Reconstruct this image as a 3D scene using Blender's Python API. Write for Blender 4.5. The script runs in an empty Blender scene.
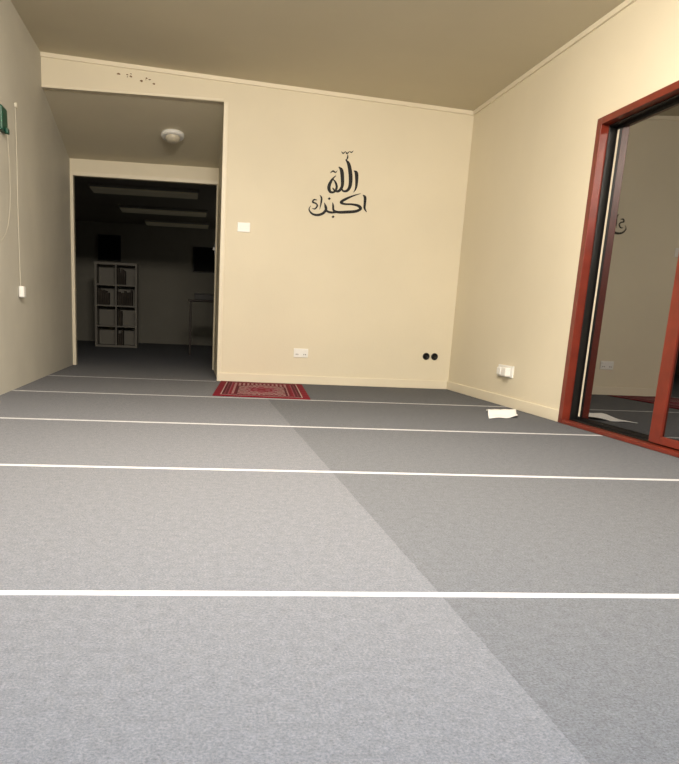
import bpy, bmesh, random
from math import *
from mathutils import Vector, Matrix
random.seed(4)
S=bpy.context.scene
try: S.view_settings.view_transform='Standard'
except Exception: pass
COL=S.collection
# ---------------------------------------------------------------- room numbers
XL,XR,YB,YD=-1.4217,2.6989,7.8037,9.3827
ZR,ZL=2.70,2.91
XP,ZB=0.266,2.615
XJ,XK,ZT,ZH=-1.3875,0.2485,2.135,2.308
YN=-2.2; YF=17.0; ZF=2.45
def lin(c): return tuple(((v/255)/12.92 if v/255<=.04045 else ((v/255+.055)/1.055)**2.4) for v in c)+(1,)
# ---------------------------------------------------------------- materials
def mat(name,rgb,rough=.6,spec=.3,noise=0,nscale=30,bump=0,bscale=200,metal=0,emit=0):
    m=bpy.data.materials.new(name);m.use_nodes=True;nt=m.node_tree;N=nt.nodes;b=N["Principled BSDF"]
    b.inputs["Roughness"].default_value=rough;b.inputs["Specular IOR Level"].default_value=spec;b.inputs["Metallic"].default_value=metal
    c=lin(rgb);b.inputs["Base Color"].default_value=c
    if emit:
        b.inputs["Emission Color"].default_value=c;b.inputs["Emission Strength"].default_value=emit
    tc=N.new("ShaderNodeTexCoord")
    if noise:
        n=N.new("ShaderNodeTexNoise");n.inputs["Scale"].default_value=nscale;n.inputs["Detail"].default_value=5
        nt.links.new(tc.outputs["Object"],n.inputs["Vector"])
        r=N.new("ShaderNodeValToRGB");r.color_ramp.elements[0].position=.3;r.color_ramp.elements[1].position=.7
        r.color_ramp.elements[0].color=tuple(v*(1-noise) for v in c[:3])+(1,);r.color_ramp.elements[1].color=tuple(min(1,v*(1+noise)) for v in c[:3])+(1,)
        nt.links.new(n.outputs["Fac"],r.inputs["Fac"]);nt.links.new(r.outputs[0],b.inputs["Base Color"])
    if bump:
        n2=N.new("ShaderNodeTexNoise");n2.inputs["Scale"].default_value=bscale;n2.inputs["Detail"].default_value=3
        nt.links.new(tc.outputs["Object"],n2.inputs["Vector"])
        bp=N.new("ShaderNodeBump");bp.inputs["Strength"].default_value=bump;bp.inputs["Distance"].default_value=.01
        nt.links.new(n2.outputs["Fac"],bp.inputs["Height"]);nt.links.new(bp.outputs[0],b.inputs["Normal"])
    return m
M_wall=mat("cream_paint",(225,216,194),.55,.3,.03,1.2,.08,60)
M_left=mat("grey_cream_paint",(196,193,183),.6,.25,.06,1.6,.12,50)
M_ceil=mat("ceiling_paint",(212,204,182),.75,.15,.03,1.0,.05,60)
M_trim=mat("cream_gloss",(230,221,200),.4,.4,.02,3)
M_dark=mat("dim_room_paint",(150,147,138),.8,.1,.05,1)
M_white=mat("white_plastic",(240,240,238),.35,.5)
M_black=mat("black_plastic",(16,15,15),.4,.4)
M_decal=mat("black_vinyl",(14,13,14),.5,.3)
M_red=mat("redbrown_timber",(114,42,28),.32,.5,.18,9)
M_tape=mat("white_tape",(192,192,196),.7,.2,.10,30)
M_paper=mat("white_paper",(250,250,252),.8,.1,.01,8)
M_green=mat("green_plastic",(12,74,56),.4,.4)
M_steel=mat("brushed_steel",(90,90,90),.35,.5,metal=.9)
M_boxc=mat("grey_card",(95,95,95),.6,.3,.1,5)
M_frost=mat("frosted_glass",(205,198,180),.3,.5)
M_panel=mat("diffuser_added_glow",(205,195,165),.5,.3,emit=.025)  # unlit fixtures; faint glow added in place of spilled light
M_shelf=mat("pale_laminate",(132,128,120),.5,.3)
M_book=mat("dark_book_cloth",(72,66,60),.7,.2,.3,6)
M_scuff=mat("scuffed_plaster",(120,92,66),.9,.1,.3,60)
M_table=mat("dark_wood",(50,40,34),.5,.3,.2,8)
M_screen=mat("screen_glass",(8,8,9),.6,.2)
M_glass=mat("night_glass",(8,8,8),.015,.5)
M_glass.node_tree.nodes["Principled BSDF"].inputs["IOR"].default_value=3.0
# carpet
def carpet():
    m=bpy.data.materials.new("grey_needle_carpet");m.use_nodes=True;nt=m.node_tree;N=nt.nodes;L=nt.links;b=N["Principled BSDF"]
    b.inputs["Roughness"].default_value=.95;b.inputs["Specular IOR Level"].default_value=.05
    tc=N.new("ShaderNodeTexCoord");sp=N.new("ShaderNodeSeparateXYZ");L.new(tc.outputs["Object"],sp.inputs[0])
    nw=N.new("ShaderNodeTexNoise");nw.inputs["Scale"].default_value=9;L.new(tc.outputs["Object"],nw.inputs["Vector"])
    wv=N.new("ShaderNodeMath");wv.operation='MULTIPLY_ADD';wv.inputs[1].default_value=.006;L.new(nw.outputs["Fac"],wv.inputs[0]);L.new(sp.outputs["X"],wv.inputs[2])
    gt=N.new("ShaderNodeMath");gt.operation='GREATER_THAN';gt.inputs[1].default_value=.628;L.new(wv.outputs[0],gt.inputs[0])
    def ramp(c0,c1):
        r=N.new("ShaderNodeValToRGB");r.color_ramp.elements[0].position=.36;r.color_ramp.elements[1].position=.64
        r.color_ramp.elements[0].color=lin(c0);r.color_ramp.elements[1].color=lin(c1);return r
    n=N.new("ShaderNodeTexNoise");n.inputs["Scale"].default_value=170;n.inputs["Detail"].default_value=8;n.inputs["Roughness"].default_value=.85
    L.new(tc.outputs["Object"],n.inputs["Vector"])
    ra=ramp((90,92,97),(133,135,142));rb=ramp((80,82,86),(120,122,128))
    L.new(n.outputs["Fac"],ra.inputs[0]);L.new(n.outputs["Fac"],rb.inputs[0])
    mx=N.new("ShaderNodeMix");mx.data_type='RGBA';L.new(gt.outputs[0],mx.inputs[0]);L.new(ra.outputs[0],mx.inputs[6]);L.new(rb.outputs[0],mx.inputs[7])
    n2=N.new("ShaderNodeTexNoise");n2.inputs["Scale"].default_value=34;n2.inputs["Detail"].default_value=9;n2.inputs["Roughness"].default_value=.8;L.new(tc.outputs["Object"],n2.inputs["Vector"])
    mr=N.new("ShaderNodeMapRange");mr.inputs[1].default_value=.3;mr.inputs[2].default_value=.7;mr.inputs[3].default_value=.82;mr.inputs[4].default_value=1.18;L.new(n2.outputs["Fac"],mr.inputs[0])
    vm=N.new("ShaderNodeVectorMath");vm.operation='SCALE';L.new(mx.outputs[2],vm.inputs[0]);L.new(mr.outputs[0],vm.inputs["Scale"])
    L.new(vm.outputs[0],b.inputs["Base Color"])
    return m
M_carpet=carpet()
# ---------------------------------------------------------------- mesh helpers
def finish(bm,name,m,parent=None,smooth=False,loc=None,rot=None,bevel=0):
    bmesh.ops.recalc_face_normals(bm,faces=bm.faces)
    me=bpy.data.meshes.new(name);bm.to_mesh(me);bm.free()
    me.materials.append(m)
    if smooth:
        for p in me.polygons:p.use_smooth=True
    o=bpy.data.objects.new(name,me);COL.objects.link(o)
    if loc:o.location=loc
    if rot:o.rotation_euler=rot
    if parent:o.parent=parent
    if bevel:
        md=o.modifiers.new("b",'BEVEL');md.width=bevel;md.segments=2;md.limit_method='ANGLE'
    return o
def addbox(bm,x0,x1,y0,y1,z0,z1):
    v=[bm.verts.new((x,y,z)) for x in(x0,x1) for y in(y0,y1) for z in(z0,z1)]
    for f in((0,1,3,2),(4,6,7,5),(0,4,5,1),(2,3,7,6),(0,2,6,4),(1,5,7,3)):bm.faces.new([v[i] for i in f])
def box(name,x0,x1,y0,y1,z0,z1,m,parent=None,bevel=0):
    bm=bmesh.new();addbox(bm,x0,x1,y0,y1,z0,z1);return finish(bm,name,m,parent,bevel=bevel)
def prism(name,pts,axis,a,b,m,parent=None,bevel=0):
    bm=bmesh.new();n=len(pts)
    def P(p,t):
        return (p[0],t,p[1]) if axis=='y' else ((t,p[0],p[1]) if axis=='x' else (p[0],p[1],t))
    A=[bm.verts.new(P(p,a)) for p in pts];B=[bm.verts.new(P(p,b)) for p in pts]
    bm.faces.new(A);bm.faces.new(B[::-1])
    for i in range(n):bm.faces.new((A[i],A[(i+1)%n],B[(i+1)%n],B[i]))
    return finish(bm,name,m,parent,bevel=bevel)
def lathe(name,prof,m,parent=None,seg=40,loc=(0,0,0),rot=(0,0,0)):
    bm=bmesh.new();R=[]
    for r,z in prof:
        R.append([bm.verts.new((r*cos(2*pi*i/seg),r*sin(2*pi*i/seg),z)) for i in range(seg)] if r>1e-6 else [bm.verts.new((0,0,z))])
    for a,b in zip(R,R[1:]):
        for i in range(seg):
            j=(i+1)%seg
            if len(a)==1 and len(b)==1:continue
            if len(a)==1:bm.faces.new((a[0],b[i],b[j]))
            elif len(b)==1:bm.faces.new((a[i],a[j],b[0]))
            else:bm.faces.new((a[i],a[j],b[j],b[i]))
    return finish(bm,name,m,parent,smooth=True,loc=loc,rot=rot)
def tube(name,pts,r,m,parent=None):
    cu=bpy.data.curves.new(name,'CURVE');cu.dimensions='3D';cu.bevel_depth=r;cu.bevel_resolution=3
    sp=cu.splines.new('NURBS');sp.points.add(len(pts)-1);sp.order_u=3;sp.use_endpoint_u=True
    for i,p in enumerate(pts):sp.points[i].co=(*p,1)
    t=bpy.data.objects.new(name+"tmp",cu);COL.objects.link(t)
    dg=bpy.context.evaluated_depsgraph_get();me=bpy.data.meshes.new_from_object(t.evaluated_get(dg));bpy.data.objects.remove(t)
    me.materials.clear();me.materials.append(m)
    for p in me.polygons:p.use_smooth=True
    o=bpy.data.objects.new(name,me);COL.objects.link(o)
    if parent:o.parent=parent
    return o
def empty(name,loc=(0,0,0)):
    o=bpy.data.objects.new(name,None);o.location=loc;o.empty_display_size=.05;COL.objects.link(o);return o
def st(o):o["kind"]="structure";return o
def tag(o,label,cat,group=None):
    o["label"]=label;o["category"]=cat
    if group:o["group"]=group
    return o
def zc(x):return ZL+(ZR-ZL)*(x-XL)/(XR-XL)
# ---------------------------------------------------------------- shell
T=.1
st(box("floor",-3.2,3.2,YN-.1,YF+.1,-.1,0,M_carpet))
st(prism("wall_back",[(XP,0),(XR,0),(XR,zc(XR)),(XL,ZL),(XL,ZB+.012),(XP,ZB)],'y',YB,YB+T,M_wall))
st(prism("wall_left",[(YN,0),(YD+T,0),(YD+T,3.1),(YN,3.1)],'x',XL-T,XL,M_left))
OY0,OY1,OZ=2.60,5.257,2.045
st(prism("wall_right",[(YN,0),(OY0,0),(OY0,OZ),(OY1,OZ),(OY1,0),(YB+T,0),(YB+T,2.95),(YN,2.95)],'x',XR,XR+.22,M_wall))
st(box("wall_front",XL-T,XR+T,YN-T,YN,0,3.1,M_wall))
st(prism("ceiling",[(XL-T,zc(XL-T)),(XR+T,zc(XR+T)),(XR+T,zc(XR+T)+.1),(XL-T,zc(XL-T)+.1)],'y',YN-T,YB+.02,M_ceil))
st(box("wall_recess",XP,XP+T,YB+T,YD,0,2.75,M_wall))
st(prism("ceiling_recess",[(YB+T,ZB+.004),(YD,ZH),(YD,ZH+.1),(YB+T,ZB+.1)],'x',XL,XP,M_ceil))
st(prism("wall_doorway",[(XL,0),(XJ,0),(XJ,ZT),(XK,ZT),(XK,0),(XP+T,0),(XP+T,ZH+.1),(XL,ZH+.1)],'y',YD,YD+T,M_wall))
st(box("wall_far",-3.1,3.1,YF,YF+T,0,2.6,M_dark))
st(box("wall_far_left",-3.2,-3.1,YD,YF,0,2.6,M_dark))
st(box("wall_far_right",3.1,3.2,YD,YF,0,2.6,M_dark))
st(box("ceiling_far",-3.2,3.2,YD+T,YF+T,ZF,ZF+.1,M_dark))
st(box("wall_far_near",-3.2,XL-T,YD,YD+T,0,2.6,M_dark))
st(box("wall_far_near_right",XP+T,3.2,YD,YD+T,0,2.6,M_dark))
st(box("baseboard_back",XP,XR-.014,YB-.014,YB,0,.085,M_trim,bevel=.003))
st(box("baseboard_right",XR-.014,XR,OY1+.002,YB,0,.085,M_trim,bevel=.003))
st(prism("trim_1",[(XL,ZL),(XR,ZR),(XR,ZR-.036),(XL,ZL-.036)],'y',YB-.018,YB,M_trim))
st(prism("trim_2",[(XR,ZR),(XR,ZR-.036),(XR-.018,ZR-.036),(XR-.018,ZR)],'y',YN,YB-.018,M_trim))
st(box("trim_3",XP-.012,XP+.03,YB-.008,YB+.0,0,ZB,M_trim,bevel=.003))
st(box("trim_4",XL,XP,YD-.012,YD,ZT-.005,ZT+.035,M_trim,bevel=.003))
st(box("trim_5",XL+.001,XJ+.004,YD-.02,YD,0,ZT-.006,M_trim,bevel=.003))
st(box("trim_6",XL+.001,XP-.013,YB-.01,YB,ZB+.004,ZB+.03,M_trim,bevel=.003))
# ---------------------------------------------------------------- sliding door
door=empty("door_1",(XR,OY0,0));st(door)
def dp(nm,x0,x1,y0,y1,z0,z1,m,bevel=.004):
    o=box(nm,x0-XR,x1-XR,y0-OY0,y1-OY0,z0,z1,m,door,bevel);o["kind"]="structure";return o
def ring(nm,x0,x1,y0,y1,z0,z1,w,wt,wb,m):
    bm=bmesh.new()
    for a in((y0,y0+w,z0,z1),(y1-w,y1,z0,z1),(y0+w,y1-w,z1-wt,z1),(y0+w,y1-w,z0,z0+wb)):
        addbox(bm,x0-XR,x1-XR,a[0]-OY0,a[1]-OY0,a[2],a[3])
    o=finish(bm,nm,m,door,bevel=.003);o["kind"]="structure";return o
ring("door_frame",XR-.025,XR+.195,OY0,OY1-.002,.001,OZ-.002,.06,.045,.025,M_red)
ring("door_gasket",XR+.03,XR+.082,OY0+.062,OY1-.064,.027,OZ-.049,.010,.010,.006,M_black)
YM=4.19
ring("sliding_panel",XR+.083,XR+.115,YM-.02,OY1-.063,.028,OZ-.05,.045,.03,.03,M_black)
dp("pane_strip",XR+.076,XR+.0828,OY1-.12,OY1-.098,.06,OZ-.082,M_trim,0)  # narrow cream strip along the edge of the first pane
ring("sliding_panel",XR+.015,XR+.055,OY0+.075,YM+.0,.035,OZ-.063,.11,.05,.045,M_red)
dp("glass_pane",XR+.0765,XR+.0825,YM-.02,OY1-.121,.06,OZ-.082,M_glass,0)
dp("glass_pane",XR+.028,XR+.034,OY0+.187,YM-.112,.082,OZ-.115,M_glass,0)
st(box("night_backdrop",XR+.196,XR+.22,OY0,OY1,0,OZ,M_black))  # black backdrop behind the glass, standing in for the dark night outside
# ---------------------------------------------------------------- tape lines
def tape(y,x0,x1,w,lab):
    bm=bmesh.new();n=60;rows=[]
    ph=random.random()*6
    for i in range(n+1):
        x=x0+(x1-x0)*i/n;yy=y+.004*sin(x*1.7+ph);ww=w*(1+.06*sin(x*9+ph))
        rows.append([bm.verts.new((x,yy+dy,z)) for dy,z in((-ww/2,.0005),(-ww/2+.002,.002),(ww/2-.002,.002),(ww/2,.0005))])
    for a,b in zip(rows,rows[1:]):
        for k in range(3):bm.faces.new((a[k],b[k],b[k+1],a[k+1]))
    o=finish(bm,"floor_tape_line",M_tape);tag(o,lab,"floor tape","white row lines on the carpet");return o
lb="thin white tape line stuck across the grey carpet"
tape(1.7046,XL+.002,XR-.035,.032,lb);tape(3.2133,XL+.002,XR-.035,.034,lb);tape(4.617,XL+.002,XR-.035,.034,lb);tape(6.2076,XL+.002,XR-.016,.030,lb)
tape(7.735,XL+.002,XP-.02,.030,"short white tape line across the carpet at the recess")
# ---------------------------------------------------------------- prayer rug
def rug():
    W,H=.82,1.42;nx,ny=82,142
    e=empty("prayer_rug",(.645,7.0,0));e.rotation_euler=(0,0,-radians(5))
    bm=bmesh.new();cl=bm.loops.layers.float_color.new("Col")
    red=(116,8,34);mar=(78,6,26);cream=(172,150,146);pink=(136,66,82);grey=(108,90,90)
    def colr(u,v):
        x=(u-.5)*W;y=(v-.5)*H
        dx=W/2-abs(x);dy=H/2-abs(y);d=min(dx,dy)
        if d<.055:return red
        if d<.068:return cream
        if d<.12:
            t=(y if dx<dy else x)
            k=abs(((t+5)/.04)%1-.5)*.04; c=abs(d-.094)
            return pink if k+c<.013 else mar
        if d<.130:return pink
        if d<.15:return red
        ytop=.46-abs(x)*1.0
        if y<ytop and abs(x)<.23:
            if y>ytop-.03 or abs(x)>.21:return mar
            r=sqrt((x/.16)**2+((y+.08)/.32)**2);a=atan2(y+.08,x*1.8)
            if r<.8+.2*cos(a*8):return red if r<.3+.1*cos(a*6) or .5<r<.65 else pink
            return (grey,cream,pink,red)[(int((x+1)/.022)*2+int((y+2)/.03))%4]
        s=(int((x+1)/.02)+2*int((y+2)/.02))%4
        return (red,pink,mar,cream)[s]
    V=[[bm.verts.new(((i/nx-.5)*W,(j/ny-.5)*H,.008+.0012*sin(j*.35)*sin(i*.22))) for i in range(nx+1)] for j in range(ny+1)]
    for j in range(ny):
        for i in range(nx):
            f=bm.faces.new((V[j][i],V[j][i+1],V[j+1][i+1],V[j+1][i]));c=lin(colr((i+.5)/nx,(j+.5)/ny))
            for l in f.loops:l[cl]=c
    B=[V[0][i] for i in range(nx+1)]+[V[j][nx] for j in range(1,ny+1)]+[V[ny][i] for i in range(nx-1,-1,-1)]+[V[j][0] for j in range(ny-1,0,-1)]
    D=[bm.verts.new((v.co.x,v.co.y,.0008)) for v in B]
    for k in range(len(B)):
        f=bm.faces.new((B[k],D[k],D[(k+1)%len(B)],B[(k+1)%len(B)]))
        for l in f.loops:l[cl]=lin(red)
    m=bpy.data.materials.new("woven_rug");m.use_nodes=True;nt=m.node_tree;b=nt.nodes["Principled BSDF"]
    b.inputs["Roughness"].default_value=.85;b.inputs["Specular IOR Level"].default_value=.15
    a=nt.nodes.new("ShaderNodeVertexColor");a.layer_name="Col";nt.links.new(a.outputs[0],b.inputs["Base Color"])
    finish(bm,"rug_pile",m,e)
    mf=mat("rug_fringe",(140,40,55),.9,.1)
    for s in(-1,1):
        bm=bmesh.new()
        for i in range(70):
            x=-W/2+.006+(W-.012)*i/69;L=random.uniform(.022,.032)
            addbox(bm,x-.002,x+.002,min(s*H/2,s*(H/2+L)),max(s*H/2,s*(H/2+L)),.0012,.004)
        finish(bm,"fringe",mf,e)["kind"]="stuff"
    tag(e,"red prayer rug with cream arch pattern and fringed ends","rug")
rug()
# ---------------------------------------------------------------- folded paper on the floor
def paper():
    P=[(2.19,5.35),(2.45,5.44),(2.645,5.97),(2.39,5.92)]
    bm=bmesh.new();n=14
    def pt(u,v):
        a=Vector(P[0])*(1-u)+Vector(P[1])*u;b=Vector(P[3])*(1-u)+Vector(P[2])*u;p=a*(1-v)+b*v
        z=.004+.028*max(0,1-abs(v-.55)/.25)+.015*max(0,(u-.7)/.3)*(1-v)+.005*sin(u*5+v*3)**2
        return (p.x,p.y,z)
    V=[[bm.verts.new(pt(i/n,j/n)) for i in range(n+1)] for j in range(n+1)]
    for j in range(n):
        for i in range(n):bm.faces.new((V[j][i],V[j][i+1],V[j+1][i+1],V[j+1][i]))
    bmesh.ops.translate(bm,verts=bm.verts,vec=(0,0,-min(v.co.z for v in bm.verts)+.0005))
    o=finish(bm,"paper_sheet",M_paper,smooth=True)
    md=o.modifiers.new("s",'SOLIDIFY');md.thickness=.002;md.offset=1
    tag(o,"creased white paper sheet lying on the grey carpet","paper")
paper()
# ---------------------------------------------------------------- wall fittings
def plate_back(name,cx,cz,w,h,rockers,label,cat):
    e=empty(name,(cx,YB,cz))
    box("cover_plate",-w/2,w/2,-.011,-.0005,-h/2,h/2,M_white,e,.004)
    for k in rockers:
        x0,z0,x1,z1=k[:4];box(k[4],x0,x1,-.016,-.0112,z0,z1,M_white if len(k)<6 else k[5],e,.0015)
    tag(e,label,cat)
plate_back("light_switch",.48,1.505,.125,.09,[(-.035,-.012,-.018,.018,"rocker"),(.018,-.012,.035,.018,"rocker")],"white double light switch plate on the cream wall","light switch")
plate_back("power_outlet",1.11,.315,.15,.09,[(-.058,.018,-.04,.036,"rocker"),(.04,.018,.058,.036,"rocker"),(-.052,-.02,-.046,-.008,"slot",M_black),(-.034,-.02,-.028,-.008,"slot",M_black),(.028,-.02,.034,-.008,"slot",M_black),(.046,-.02,.052,-.008,"slot",M_black)],"white double power outlet low on the cream wall","power outlet")
for x in(2.435,2.525):
    e=empty("wall_socket",(x,YB,.333));
    lathe("socket_ring",[(0,.0),(.036,.0),(.036,.008),(.033,.012),(.026,.012),(.024,.006),(0,.006)],M_black,e,rot=(pi/2,0,0),loc=(0,-.0005,0))
    lathe("socket_core",[(0,.0062),(.010,.0062),(.010,.014),(.008,.016),(0,.016)],M_black,e,seg=20,rot=(pi/2,0,0),loc=(0,-.0005,0))
    tag(e,"black round cable socket low on the cream wall","socket","pair of black round sockets")
e=empty("power_outlet",(XR,6.33,.295))
box("cover_plate",-.011,-.0005,-.16,.16,-.05,.05,M_white,e,.004)
box("plug_adaptor",-.06,-.0115,-.12,-.02,-.04,.035,M_white,e,.008)
box("plug_adaptor",-.045,-.0115,.03,.11,-.035,.03,M_white,e,.008)
for y in(-.145,.14):box("rocker",-.016,-.0112,y-.01,y+.01,.01,.035,M_white,e,.0015)
tag(e,"white power outlet with plugged adaptors above the baseboard","power outlet")
M_cord=mat("aged_white_cord",(205,200,186),.5,.3)
e=empty("hanging_cord",(XL,6.6,.78));
tube("cord",[(.006,.04,1.40),(.008,.03,1.1),(.007,.01,.7),(.008,0,.3),(.010,0,.03)],.0028,M_cord,e)
box("plug",.002,.045,-.045,.045,-.055,.035,M_white,e,.01)
box("clip",.0005,.02,.03,.055,1.39,1.42,M_cord,e,.002)
tag(e,"white cord hanging down the wall to a plug","cord")
e=empty("wall_hook",(XL,6.19,1.89));
box("hook_body",.0005,.03,-.10,.07,.0,.17,M_green,e,.012)
box("hook_arm",.0305,.05,-.03,.03,-.01,.03,M_green,e,.006)
tube("string",[(.04,0,-.012),(.03,.06,-.12),(.015,.15,-.35),(.010,.12,-.55),(.010,-.02,-.72),(.010,-.2,-.78)],.0018,M_cord,e)
tag(e,"green plastic holder fixed on the grey wall with string","holder")
al=atan2(ZB-ZH,YD-YB-T)
yl=8.60;zl=ZB+.004-(yl-YB-T)*(ZB+.004-ZH)/(YD-YB-T)
e=empty("ceiling_light",(-.245,yl,zl-.001));e.rotation_euler=(-al,0,0)
lathe("base",[(0,0),(.120,0),(.122,-.02),(.116,-.032),(.090,-.034),(0,-.034)],M_white,e)
lathe("dome",[(.076,-.0345),(.074,-.055),(.060,-.072),(.034,-.082),(0,-.085)],M_frost,e)
tag(e,"round white ceiling light with frosted dome, switched off","ceiling light")
e=empty("door_latch",(XK,YD,1.42))
box("strike_plate",-.006,-.0005,.02,.07,-.06,.06,M_steel,e,.001)
box("latch_bolt",-.025,-.0062,.03,.06,-.015,.02,M_steel,e,.002)
tag(e,"small metal latch on the doorway jamb","latch")
bm=bmesh.new()
for i in range(11):
    x=-.76+.37*random.random();z=2.80-.05*(x+.76)/.37*1.3+random.uniform(-.02,.02);r=random.uniform(.004,.012)
    c=[bm.verts.new((x+r*random.uniform(.6,1.8)*cos(a*pi/4),YB-.0008,z+r*random.uniform(.4,1)*sin(a*pi/4))) for a in range(8)];bm.faces.new(c)
o=finish(bm,"paint_scuff",M_scuff);o["kind"]="stuff";tag(o,"row of chipped paint marks on the cream beam","paint chips")
# ---------------------------------------------------------------- calligraphy decal
def decal():
    K=1.02
    def W(u,v):return (1.45+.0105*(u-343),1.91-.0093*((v-190)-.085*(u-343)))
    e=empty("wall_calligraphy",(1.45,YB-.001,1.91))
    def stroke(bm,pts,layer):
        P=[pts[0]]+list(pts)+[pts[-1]];out=[]
        for i in range(1,len(P)-2):
            for k in range(8):
                t=k/8;out.append(tuple(.5*((2*P[i][c])+(-P[i-1][c]+P[i+1][c])*t+(2*P[i-1][c]-5*P[i][c]+4*P[i+1][c]-P[i+2][c])*t*t+(-P[i-1][c]+3*P[i][c]-3*P[i+1][c]+P[i+2][c])*t**3) for c in range(3)))
        out.append(pts[-1]);L=[];R=[]
        for i,p in enumerate(out):
            a=out[max(0,i-1)];b=out[min(len(out)-1,i+1)];dx,dy=b[0]-a[0],b[1]-a[1];d=hypot(dx,dy) or 1
            w=max(.3,p[2]*K);nx,ny=-dy/d*w/2,dx/d*w/2
            for s,Q in((1,L),(-1,R)):
                x,z=W(p[0]+s*nx,p[1]+s*ny);Q.append((bm.verts.new((x-1.45,-.0006*layer,z-1.91))))
        for i in range(len(L)-1):bm.faces.new((L[i],L[i+1],R[i+1],R[i]))
    def diamond(bm,u,v,r,layer=1):
        vs=[]
        for a,b in((0,-r),(r,0),(0,r),(-r,0)):
            x,z=W(u+a,v+b);vs.append(bm.verts.new((x-1.45,-.0006*layer,z-1.91)))
        bm.faces.new(vs)
    bm=bmesh.new()   # upper word: alif, two lams, ha
    stroke(bm,[(351.8,171.5,.8),(354.2,174,3.2),(355.0,182,2.8),(354.6,189,1.8),(352.6,193,.4)],1)
    stroke(bm,[(343.0,160.5,.5),(346.4,165,3.0),(348.8,176,3.6),(349.0,186,3.2),(346.6,191.0,2.6),(342.8,191.4,1.8),(341.2,188.5,1.2)],2)
    stroke(bm,[(337.0,167.5,.6),(340.0,171,3.2),(341.4,180,3.2),(341.4,187,2.8),(338.6,191.3,2.6),(335,191,1.8),(332.5,188,1.0)],3)
    stroke(bm,[(335.0,176,.5),(331.2,180.5,2.2),(329.0,187,3.2),(330.6,192,2.4),(334.4,192,2.0),(336.4,187.5,2.2),(334.6,182,1.6),(332,179.5,.6)],4)
    stroke(bm,[(329.5,173.5,.4),(332,171.6,1.4),(334.4,173,.9),(336,171,.3)],6)
    finish(bm,"upper_word",M_decal,e)
    bm=bmesh.new()   # crown marks above the word
    stroke(bm,[(344.9,155.5,.4),(345.0,158.5,1.4),(343.8,161.5,.6)],1)
    stroke(bm,[(338.8,152.6,.3),(340.6,154.4,1.3),(342.6,152.8,.6),(344.2,154.6,1.3),(346.3,152.8,.6),(348.4,153.6,1.1),(350,151.8,.3)],2)
    finish(bm,"crown_mark",M_decal,e)
    bm=bmesh.new()   # lower word: alif | long flat kaf, ba, ra on one baseline
    stroke(bm,[(361.6,195.5,.4),(363.9,198,2.6),(364.2,204,2.4),(364.3,209,2.0),(366.6,213.0,.5)],1)
    stroke(bm,[(359.5,194.2,.4),(352,196.6,1.6),(345,199.8,2.6),(341.4,202.6,2.6),(345,204.4,2.0),(352,204.9,2.0),(358.0,206.4,2.6),(360.4,209.4,2.8),(356,211.9,2.8),(347,212.5,3.0),(339,212.4,2.6),(334.8,210.4,2.0),(334.0,205.8,1.8),(333.4,202.6,.4)],2)
    stroke(bm,[(338.5,212.4,1.6),(333,212.6,2.2),(328.6,211.2,2.0),(326.8,207.4,1.8),(325.6,203.0,.4)],3)
    stroke(bm,[(325.4,202.8,.5),(327.6,208.2,2.2),(325.4,212.8,2.6),(320.2,214.9,2.4),(314.6,213.6,1.8),(311.4,209.2,1.2),(312.8,205.4,.4)],4)
    stroke(bm,[(318.6,200.0,.5),(315.6,199.6,1.6),(314.6,202.0,1.5),(317.4,203.2,1.3),(319.0,205.6,1.5),(317.0,208.6,1.4),(314.2,208.2,.4)],5)
    stroke(bm,[(320.8,195.0,.4),(322.6,198,1.6),(322.4,203,1.5),(321.4,209.4,.3)],6)
    finish(bm,"lower_word",M_decal,e)
    for u,v in((334.6,217.0),(330.0,198.8)):
        bm=bmesh.new();diamond(bm,u,v,1.5);finish(bm,"dot",M_decal,e)
    tag(e,"black Arabic calligraphy decal on the plain cream wall","wall decal")
decal()
# ---------------------------------------------------------------- dim room contents
def shelf():
    x0,x1,y0,y1,H=-1.78,-1.02,14.4,14.78,1.50
    e=empty("cube_shelf",((x0+x1)/2,(y0+y1)/2,0));w=(x1-x0)/2;d=(y1-y0)/2;t=.04
    bm=bmesh.new()
    addbox(bm,-w,-w+t,-d,d,.001,H);addbox(bm,w-t,w,-d,d,.001,H);addbox(bm,-w+t,w-t,-d,d,H-t,H);addbox(bm,-w+t,w-t,-d,d,.001,t)
    addbox(bm,-w+t,w-t,d-.01,d,t,H-t)
    finish(bm,"shelf_case",M_shelf,e)
    for k in range(1,4):
        z=k*(H-t)/4;box("shelf_board",-w+t,w-t,-d+.002,d-.011,z,z+.025,M_shelf,e)
    bm=bmesh.new()
    for k in range(4):
        z0=t if k==0 else k*(H-t)/4+.026;z1=(k+1)*(H-t)/4-.001;addbox(bm,-.013,.013,-d+.002,d-.011,z0,z1)
    finish(bm,"divider",M_shelf,e)
    tag(e,"white cube shelving unit with books in a dim room","shelf")
    for k in range(4):
        for s in(0,1):
            xx=(x0+t+.01) if s==0 else ((x0+x1)/2+.025);z=(t if k==0 else k*(H-t)/4+.025)+.001
            for i in range((0,3,0,2,5,7,0,4)[k*2+s]):
                b=random.uniform(.03,.042);hh=random.uniform(.2,.29)
                o=box("book",xx,xx+b,y0+.05,y0+.25,z,z+hh,M_book,None,.003);xx+=b+.002
                tag(o,"dark bound book standing in the cube shelf","book","books in the cube shelf")
shelf()
for (x,y,l) in((-.75,12.25,1.62),(-.55,14.4,1.55),(-.35,16.3,1.3)):
    e=empty("ceiling_light",(x,y,ZF))
    box("light_body",-l/2,l/2,-.28,.28,-.04,0,M_shelf,e,.005)
    box("diffuser",-l/2+.02,l/2-.02,-.26,.26,-.06,-.0405,M_panel,e,.01)
    tag(e,"long unlit fluorescent light panel with added faint glow on the far room ceiling","ceiling light","fluorescent panels in the dim room")
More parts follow.
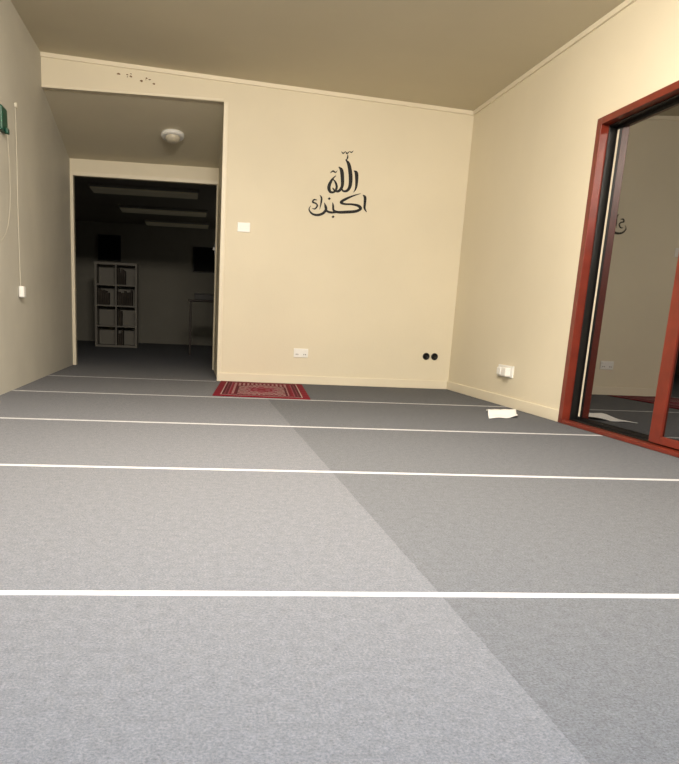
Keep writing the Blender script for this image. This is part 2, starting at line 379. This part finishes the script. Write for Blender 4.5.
def small_table(x,y):
    e=empty("side_table",(x,y,0))
    box("table_top",-.28,.28,-.22,.22,.86,.89,M_table,e,.005)
    for a in(-.24,.24):
        for b in(-.18,.18):box("leg",a-.018,a+.018,b-.018,b+.018,.001,.859,M_table,e,.003)
    tag(e,"small dark wooden table standing in a dim room","table")
    m=empty("table_box",(x,y,.8905));box("case",-.18,.18,-.12,.12,0,.08,M_boxc,m,.01);box("lid",-.185,.185,-.125,.125,.081,.10,M_black,m,.005)
    tag(m,"grey box with dark lid on the small table","box")
small_table(.20,12.8)
for x,z in((-1.78,1.94),(.22,1.80)):
    e=empty("wall_screen",(x,YF,z));box("screen_case",-.24,.24,-.05,-.001,-.26,.26,M_black,e,.008);box("screen_glass",-.22,.22,-.053,-.0505,-.24,.24,M_screen,e)
    tag(e,"dark flat screen on the dim far wall","screen","dark screens on the far wall")
# ---------------------------------------------------------------- lights
def area(name,loc,rot,sx,sy,p,c):
    l=bpy.data.lights.new(name,'AREA');l.shape='RECTANGLE';l.size=sx;l.size_y=sy;l.energy=p;l.color=c
    o=bpy.data.objects.new(name,l);o.location=loc;o.rotation_euler=rot;COL.objects.link(o);return o
area("room_light",(.7,3.6,zc(.7)-.06),(radians(12),0,0),1.2,.3,90,(1,.88,.72))
area("room_light",(.2,1.2,zc(.2)-.16),(radians(68),0,radians(-4)),1.2,.3,200,(1,.89,.74))  # unseen tilted fill, added to brighten the back wall
area("room_light",(.3,.1,zc(.3)-.06),(0,0,0),1.2,.4,92,(.64,.79,1))
l=bpy.data.lights.new("far_room_fill",'POINT');l.energy=9;l.shadow_soft_size=.25;l.color=(1,.92,.78)  # unseen fill light added to lift the dark far room
o=bpy.data.objects.new("far_room_fill",l);o.location=(2.3,14.0,1.7);COL.objects.link(o)
w=bpy.data.worlds.new("World");S.world=w;w.use_nodes=True;w.node_tree.nodes["Background"].inputs[0].default_value=(.5,.55,.7,1);w.node_tree.nodes["Background"].inputs[1].default_value=.02
# ---------------------------------------------------------------- camera
cd=bpy.data.cameras.new("Camera");cam=bpy.data.objects.new("Camera",cd);COL.objects.link(cam);S.camera=cam
cam.matrix_world=Matrix.Translation((0,0,.65))@Matrix.Rotation(-.1140,4,'Z')@Matrix.Rotation(pi/2-.2362,4,'X')@Matrix.Rotation(.0453,4,'Z')
cd.sensor_fit='HORIZONTAL';cd.sensor_width=36;cd.lens=752.11*36/679
cd.shift_x=(339.5-273.22)/679;cd.shift_y=(499.45-382)/679
cd.clip_start=.05
